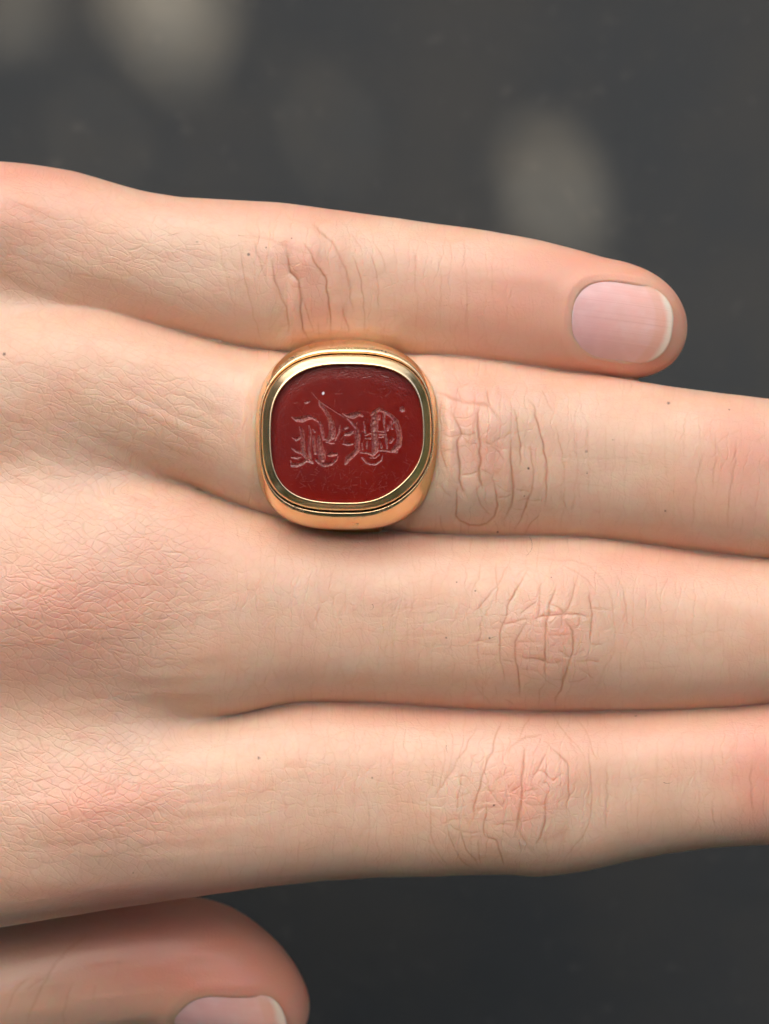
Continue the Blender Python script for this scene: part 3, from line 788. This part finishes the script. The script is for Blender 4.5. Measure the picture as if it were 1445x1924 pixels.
# ------------------------------------------------------------------ the ring
GOLD = mat_gold(); STONE = mat_stone()
ringe = bpy.data.objects.new('signet_ring', None); COL.objects.link(ringe)
ringe['label'] = 'gold signet ring with engraved dark red cushion-shaped stone on the ring finger'
ringe['category'] = 'ring'
NTH = 180
TH = np.linspace(0, 2 * math.pi, NTH, endpoint=False)
def outline(cx, cy, rx, ry, corners, rot=0.0):
    """superellipse in pixels; corners = exponent at (right-bottom, left-bottom, left-top, right-top)"""
    c, s = np.cos(TH), np.sin(TH)
    wq = [np.maximum(0, np.cos(TH - (math.pi / 4 + i * math.pi / 2))) ** 2 for i in range(4)]
    nexp = sum(a * b for a, b in zip(wq, corners)) / sum(wq)
    q = (np.abs(c) ** nexp + np.abs(s) ** nexp) ** (-1 / nexp)
    x, y = q * c * rx, q * s * ry
    cr, sr = math.cos(rot), math.sin(rot)
    return np.stack([cx + x * cr - y * sr, cy + x * sr + y * cr], 1)
def loft(levels):
    V = np.concatenate([np.array([P(x, y, z * 1e-3) for x, y in o]) for o, z in levels])
    F = []
    for i in range(len(levels) - 1):
        a, b = i * NTH, (i + 1) * NTH
        for j in range(NTH):
            k = (j + 1) % NTH
            F.append((a + j, a + k, b + k, b + j))
    return V, F
CB = (2.6, 2.9, 2.5, 2.3); CBZ = (2.25, 2.95, 2.55, 2.75); CST = (2.1, 3.0, 2.6, 2.9)
zt = 9.6
body = [(outline(655, 830, 70, 168, (2, 2, 2, 2)), -6), (outline(655, 826, 100, 172, (2.1,) * 4), -2.5), (outline(654, 820, 145, 176, (2.3,) * 4), 1.0)]
for zz, e, yy in ((3.6, .99, 1.0), (5.0, 1.006, 1.008), (6.2, 1.01, 1.01), (7.1, 1.0, 1.0), (7.9, .985, .975), (8.5, .966, .932), (8.95, .957, .903), (9.2, .947, .876), (9.26, .938, .858), (9.15, .931, .846), (8.7, .926, .838)):
    t = sstep(6.5, 9.0, np.array(zz))
    body.append((outline(653 - 2 * t, 817 - 4 * t, 173 * e, 177.5 * yy * (1 - 0.005 * t), tuple(a * (1 - t) + b * t for a, b in zip(CB, CBZ))), zz))
V, F = loft(body)
setting = mesh_obj('setting', V, F, GOLD, ringe)
nl = len(body)
dirt = np.zeros((nl, NTH)); base = [0, 0, 0, 0, 0, .02, .06, .10, .15, .20, .20, .16, .38, .7]
dn = Noise(22)
for i in range(nl):
    dirt[i] = base[i] + 0.30 * dn(TH * 4.2, np.full(NTH, i * 0.7)) * (0.15 + base[i] * 2.2)
# black residue patches below the bezel and at the upper-left shoulder
for th0, lev, a, sp in ((math.radians(88), 8, .3, .1), (math.radians(60), 10, .3, .25), (math.radians(-75), 9, .35, .5), (math.radians(-130), 9, .35, .25), (math.radians(190), 9, .3, .5), (math.radians(15), 10, .3, .5), (math.radians(120), 10, .3, .3)):
    d = (TH - th0 + math.pi) % (2 * math.pi) - math.pi
    for i in range(nl): dirt[i] += a * np.exp(-(d / sp) ** 2 - ((i - lev) / 1.3) ** 2)
attr(setting, 'dirt', np.clip(dirt, 0, 1).ravel())

bz = []
for zz, off in ((8.5, 4.2), (9.0, 4.0), (9.3, 3.6), (9.5, 3.6), (9.62, 4.2), (9.70, 5.4), (9.80, 7.4), (9.93, 10.4), (10.08, 13.6), (10.22, 16.6), (10.31, 18.8), (10.29, 20.3), (10.15, 21.3), (9.4, 21.8)):
    t = off / 22.0
    bz.append((outline(651 + 1.0 * t, 812.5 + 2.5 * t, 163.5 - off, 150 - off * 0.97, tuple(a * (1 - t) + b * t for a, b in zip(CBZ, CST))), zz))
V, F = loft(bz)
bezel = mesh_obj('bezel', V, F, GOLD, ringe)
bd = np.zeros((len(bz), NTH)); bb = [.8, .6, .35, .12, .03, 0, 0, 0, 0, 0, 0, 0, .12, .4]
for i in range(len(bz)): bd[i] = bb[i] + .25 * dn(TH * 5 + 3, np.full(NTH, 9 + i * .6)) * (bb[i] > .03)
attr(bezel, 'dirt', np.clip(bd, 0, 1).ravel())

# hoop round the finger
HN, HM = 96, 12
V, F = [], []
cyw = P(655, 831)[1]; cxw = P(655, 831)[0]
for i in range(HN):
    a = 2 * math.pi * i / HN
    up = math.sin(a)
    hw = (3.0 + 1.6 * max(0, up)) * 1e-3
    for j in range(HM):
        b = 2 * math.pi * j / HM
        rr = 0.55e-3 * math.sin(b); xx = hw * math.copysign(abs(math.cos(b)) ** 0.7, math.cos(b))
        V.append((cxw + xx, cyw + (0.0091 + rr) * math.cos(a), -0.0006 + (0.0090 + rr) * math.sin(a)))
for i in range(HN):
    for j in range(HM):
        F.append((i * HM + j, ((i + 1) % HN) * HM + j, ((i + 1) % HN) * HM + (j + 1) % HM, i * HM + (j + 1) % HM))
hoop = mesh_obj('hoop', V, F, GOLD, ringe)
attr(hoop, 'dirt', np.zeros(len(V)))

# stone with its seal cut in: letters are real grooves
STROKES = []
def strokes(ox, oy, s, rows):
    for r in rows:
        a = np.array(r, float); a[:, :2] = a[:, :2] * s + (ox, oy); a[:, 2] *= s * 1.08
        STROKES.append(a)
strokes(530, 730, .08997, [
 [(200,600,20),(300,640,80),(420,640,120),(540,600,95),(640,610,55),(780,700,40)],
 [(780,690,40),(820,800,75),(850,950,75),(870,1050,60)],
 [(770,240,20),(800,340,60),(900,460,75),(980,580,85),(1030,720,125),(1050,880,135),(1040,1000,130),(980,1070,80),(900,1060,30)],
 [(370,800,30),(420,900,85),(430,1050,85),(440,1200,95),(440,1340,100),(520,1430,90),(620,1530,60)],
 [(560,780,30),(590,900,50),(570,1100,60),(570,1300,60),(590,1450,60)], [(660,1000,50),(670,1200,60),(700,1350,60)],
 [(760,1000,60),(790,1200,130),(830,1350,145),(840,1480,120)],
 [(700,1480,50),(780,1550,65),(900,1600,75),(1030,1570,65),(1120,1500,45),(1160,1420,30)], [(980,1390,60),(1060,1370,85),(1130,1370,60)],
 [(200,1020,15),(300,1060,65),(400,1010,50)], [(200,1250,20),(300,1310,55),(400,1340,50)], [(200,1430,30),(300,1450,45),(400,1430,20)],
 [(180,1500,25),(200,1600,60),(300,1600,85),(420,1560,65),(500,1500,60),(640,1550,40)],
 [(640,850,30),(680,900,40)], [(460,300,10),(520,290,45),(580,270,15)], [(1210,770,20),(1190,900,30),(1110,1080,25)], [(920,1110,25),(1010,1140,30),(1090,1150,20)]])
strokes(640, 730, .1038, [
 [(30,450,10),(120,490,55),(230,490,105),(330,450,85),(400,500,20)],
 [(120,540,20),(220,640,35),(290,720,55),(310,850,85),(300,1000,95),(310,1100,85),(230,1190,85),(130,1270,95),(90,1350,60)],
 [(90,830,50),(160,820,60),(220,770,40)], [(50,1000,30),(130,1015,45),(220,1000,30)], [(80,720,35),(130,700,35)], [(420,600,22),(435,720,28),(440,800,22)],
 [(640,400,60),(620,520,115),(610,650,135),(610,800,105),(625,950,115),(630,1070,115),(600,1170,80)],
 [(560,480,40),(600,430,60),(700,370,60),(800,420,60),(930,500,60),(1010,600,85),(1050,750,95),(1070,880,95),(1050,1020,105),(990,1090,90),(940,1120,50)],
 [(790,450,55),(780,560,45),(790,680,28),(820,820,28),(830,950,45),(840,1080,32)],
 [(860,680,50),(850,760,32)], [(910,600,42),(930,720,42)], [(900,970,55),(950,910,42)],
 [(690,770,28),(780,780,28)], [(700,830,26),(790,830,26)], [(700,880,26),(780,870,26)], [(720,960,30),(740,1060,50)],
 [(450,840,32),(550,810,32)], [(460,900,32),(540,900,32)], [(480,960,28),(470,1080,28)], [(390,1000,28),(400,1100,28)],
 [(350,1160,22),(470,1165,28),(580,1200,55),(680,1120,24),(760,1120,24),(900,1140,24),(1030,1150,22)],
 [(390,1250,32),(450,1330,34),(540,1370,42),(640,1370,34),(740,1300,28),(760,1210,18)], [(540,1250,24),(640,1250,24),(700,1190,22)],
 [(1112,370,86),(1116,380,86)], [(700,480,40),(700,560,30)], [(1000,560,20),(940,640,24)]])
srng = np.random.RandomState(8)
SCR = [(np.array([(586, 737), (597, 750)]), 0.5), (np.array([(603.5, 756), (646, 783)]), 0.55)]
for i in range(260):
    x, y = srng.uniform(530, 780), srng.uniform(700, 930)
    if i < 120: x, y = srng.uniform(560, 770), srng.uniform(870, 925)
    a = srng.uniform(0, math.pi); l = srng.uniform(3, 16)
    SCR.append((np.array([(x, y), (x + l * math.cos(a), y + l * math.sin(a))]), srng.uniform(.08, .3)))
def make_stone():
    nr, ntt = 150, 560
    global TH
    keep = TH; TH = np.linspace(0, 2 * math.pi, ntt, endpoint=False)
    o = outline(652, 815, 143, 131, CST); TH = keep
    rr = np.linspace(0, 1, nr + 1)[1:] ** 0.8
    cen = np.array([652, 815.0])
    pts = np.concatenate([[cen]] + [cen + (o - cen) * r for r in rr])
    R = np.concatenate([[0]] + [np.full(ntt, r) for r in rr])
    x, y = pts[:, 0], pts[:, 1]
    z = 9.98 - 0.14 * R ** 2 - 0.06 * sstep(0.74, 1.0, R)
    cut = np.zeros(len(x)); dep = np.zeros(len(x))
    nn = Noise(41); n2 = Noise(43)
    wx = x + 0.8 * nn(x / 3.3, y / 3.3); wy = y + 0.8 * n2(x / 3.3, y / 3.3)
    for S in STROKES:
        for i in range(len(S) - 1):
            a, b = S[i], S[i + 1]
            pad = max(a[2], b[2]) + 3
            m = (x > min(a[0], b[0]) - pad) & (x < max(a[0], b[0]) + pad) & (y > min(a[1], b[1]) - pad) & (y < max(a[1], b[1]) + pad)
            d = b[:2] - a[:2]
            t = np.clip(((wx[m] - a[0]) * d[0] + (wy[m] - a[1]) * d[1]) / (d @ d), 0, 1)
            w = (a[2] + t * (b[2] - a[2])) / 2
            e = w - np.hypot(wx[m] - a[0] - t * d[0], wy[m] - a[1] - t * d[1])
            dep[m] = np.maximum(dep[m], np.minimum(np.maximum(e, 0) * 0.050, 0.21))
            cut[m] = np.maximum(cut[m], sstep(-0.5, 0.8, e))
    dep *= 1 + 0.35 * n2(x / 3.1, y / 3.1)
    edge = np.zeros(len(x))
    for S, a in SCR:
        lo, hi = S.min(0) - 3, S.max(0) + 3
        m = (x > lo[0]) & (x < hi[0]) & (y > lo[1]) & (y < hi[1])
        if not m.any(): continue
        d, _ = seg_dist(x[m], y[m], S)
        dep[m] = np.maximum(dep[m], 0.07 * a * np.exp(-(d / .6) ** 2))
        cut[m] = np.maximum(cut[m], 1.0 * a * np.exp(-(d / .7) ** 2))
    # pitted matte border
    pit = sstep(0.66, 0.86, R) * np.maximum(0, n2(x / 1.6, y / 1.6) + .08)
    z = z - dep - 0.020 * pit + 0.002 * nn(x / 9, y / 9)
    chip = sstep(3.4, 2.0, np.hypot((x - 607.3) * 1.25 + (y - 739) * .2, y - 739))
    V = np.array([P(a, b, c * 1e-3) for a, b, c in zip(x, y, z)])
    F = [(0, 1 + j, 1 + (j + 1) % ntt) for j in range(ntt)]
    tri = np.array([[0, 1 + (j + 1) % ntt, 1 + j] for j in range(ntt)])
    j = np.arange(ntt); k = (j + 1) % ntt
    q = np.concatenate([np.stack([1 + i * ntt + j, 1 + i * ntt + k, 1 + (i + 1) * ntt + k, 1 + (i + 1) * ntt + j], 1) for i in range(nr - 1)])
    so = big_mesh('stone', V, q, [list(map(int, t)) for t in tri], STONE)
    so.parent = ringe
    attr(so, 'cut', np.clip(cut, 0, 1)); attr(so, 'chip', chip)
    so['label'] = 'dark red carnelian seal stone engraved with two mirrored blackletter capitals'
    return so
make_stone()

# ------------------------------------------------------------------ unseen tree overhead: gaps let sun patches through; its leaf shell is added to shape the skylight
LEAF = mat_simple('leaf', (0.045, 0.085, 0.02), 0.5)
PROF = [(0, 0), (.16, .30), (.4, .5), (.66, .42), (.86, .2), (1, 0)]
def leaf(V, F, c, a, b, n, L, W, cup=0.12):
    o = len(V)
    for u, w in PROF:
        for s in ((0,) if w == 0 else (-1, 0, 1)):
            V.append(c + a * ((u - .5) * L) + b * (s * w * W) + n * (cup * abs(s * w * W) - 0.25 * L * (u - .5) ** 2))
    F += [(o, o + 1, o + 2), (o, o + 2, o + 3)]
    for m in range(3):
        p0 = o + 1 + m * 3
        F += [(p0, p0 + 3, p0 + 4, p0 + 1), (p0 + 1, p0 + 4, p0 + 5, p0 + 2)]
    F += [(o + 10, o + 13, o + 11), (o + 11, o + 13, o + 12)]

def make_tree():
    S = SUN_DIR; t0 = 1.4
    ex = Vector((1, 0, 0)); ex = (ex - S * ex.dot(S)).normalized(); ey = S.cross(ex)
    root = bpy.data.objects.new('unseen_shade_tree', None); COL.objects.link(root); root.location = (0.6, -3.2, GROUND_Z)
    rl = Vector(root.location)
    gaps = [(300, -20, .0042, 0), (310, 50, .0022, 0), (1020, 310, .0006, 0), (1045, 400, .0012, 0), (620, 260, .0003, 0), (195, 275, .0003, 0), (5, -15, .0018, 0),
            ]
    G = []
    for px, py, r, on_hand in gaps:
        if on_hand:
            g = Vector(P(px, py, 0.003)); G.append((g.dot(ex), g.dot(ey), r)); continue
        g = Vector(P(px, py, GROUND_Z)); G.append((g.dot(ex), g.dot(ey), r))
    c0 = Vector((0, 0, -0.03)); ux, uy = c0.dot(ex), c0.dot(ey)
    rg = random.Random(11)
    far = [(ux + rg.uniform(-.3, .3), uy + rg.uniform(-.3, .3), rg.uniform(.004, .010)) for _ in range(60)]
    G += [f for f in far if abs(f[0] - ux) > .085 or abs(f[1] - uy) > .085]
    V, F = [], []
    step = 0.0125; n = int(0.26 / step)
    for layer in range(6):
        if layer == 2: step = 0.0065; n = int(0.13 / step)
        for i in range(-n, n + 1):
            for j in range(-n, n + 1):
                a = ux + (i + rg.uniform(-.4, .4)) * step; b = uy + (j + rg.uniform(-.4, .4)) * step
                if math.hypot(a - ux, b - uy) > 0.26 + rg.uniform(-.04, .03): continue
                L = rg.uniform(.030, .046) if layer < 2 else rg.uniform(.011, .018)
                W = L * rg.uniform(.55, .7)
                th = rg.uniform(0, 2 * math.pi); dx, dy = math.cos(th), math.sin(th)
                def hits(L, W):
                    for gx, gy, r in G:
                        if abs(gx - a) > .05 or abs(gy - b) > .05: continue
                        lx = (gx - a) * dx + (gy - b) * dy; ly = -(gx - a) * dy + (gy - b) * dx
                        if -L / 2 - r < lx < L / 2 + r and abs(ly) < W / 2 + r: return True
                    return False
                k = 1.0
                while k > .35 and hits(L * k, W * k): k -= .15
                if k <= .35: continue
                nn = (S + ex * rg.uniform(-.3, .3) + ey * rg.uniform(-.3, .3)).normalized()
                ax = ex * dx + ey * dy; ax = (ax - nn * ax.dot(nn)).normalized()
                leaf(V, F, ex * a + ey * b + S * (t0 + layer * .025 + rg.uniform(-.02, .02)) - rl, ax, nn.cross(ax), nn, L * k, W * k)
    # ragged shell of larger leaves, added to block sky and make the light directional
    A = Vector((0.0, math.cos(OPEN_EL), math.sin(OPEN_EL)))
    nz = Noise(77)
    for i in range(15000):
        while True:
            d = Vector((rg.gauss(0, 1), rg.gauss(0, 1), rg.gauss(0, 1))).normalized()
            if d.z > 0.02: break
        ang = math.degrees(d.angle(A))
        wob = 9 * float(nz(np.array([math.atan2(d.x, d.y) * 5.0]), np.array([d.z * 5.0]))[0])
        if ang < OPEN_HALF + wob and d.z < 0.942 + 0.002 * wob: continue  # overhead clump added in place of the phone, to darken the stone's reflection
        r = rg.uniform(1.9, 2.7)
        L = rg.uniform(.10, .17)
        nn = (d + Vector((rg.uniform(-.6, .6), rg.uniform(-.6, .6), rg.uniform(-.6, .6)))).normalized()
        ax = nn.orthogonal().normalized(); ax = ax * math.cos(i) + nn.cross(ax) * math.sin(i)
        leaf(V, F, d * r - rl, ax, nn.cross(ax), nn, L, L * rg.uniform(.5, .65))
    cr = mesh_obj('light_blocking_leaves', V, F, LEAF, root); cr['kind'] = 'stuff'
    V, F = [], []
    def limb(p, q, r0, r1, bend=0.06):
        o = len(V); d = (q - p).normalized(); s = d.orthogonal().normalized(); u = d.cross(s); ln = (q - p).length
        for k in range(6):
            t = k / 5; c = p.lerp(q, t) + s * (bend * ln * math.sin(t * math.pi)); r = r0 + (r1 - r0) * t
            for j in range(9):
                a = j * 2 * math.pi / 9; V.append(c + (s * math.cos(a) + u * math.sin(a)) * r - rl)
        for i in range(5):
            for j in range(9):
                F.append((o + i * 9 + j, o + i * 9 + (j + 1) % 9, o + i * 9 + 9 + (j + 1) % 9, o + i * 9 + 9 + j))
    top = rl + Vector((-.1, .3, 2.6))
    limb(rl, top, .16, .10, .03)
    limb(top, S * (t0 + .14) + Vector((0, -.1, 0)), .06, .006)
    for k in range(8):
        a = k * .8; q = Vector((math.sin(a) * 2.0, -1.4 + math.cos(a) * 1.0, 1.9)); limb(top, q, .045, .01)
    mesh_obj('trunk', V, F, mat_simple('bark', (0.16, 0.11, 0.075), 0.8), root)
    root['label'] = 'unseen leafy tree overhead casting dappled shade, its leaf shell added to shape the light'
    root['category'] = 'tree'
OPEN_EL, OPEN_HALF = math.radians(50), 53
make_tree()
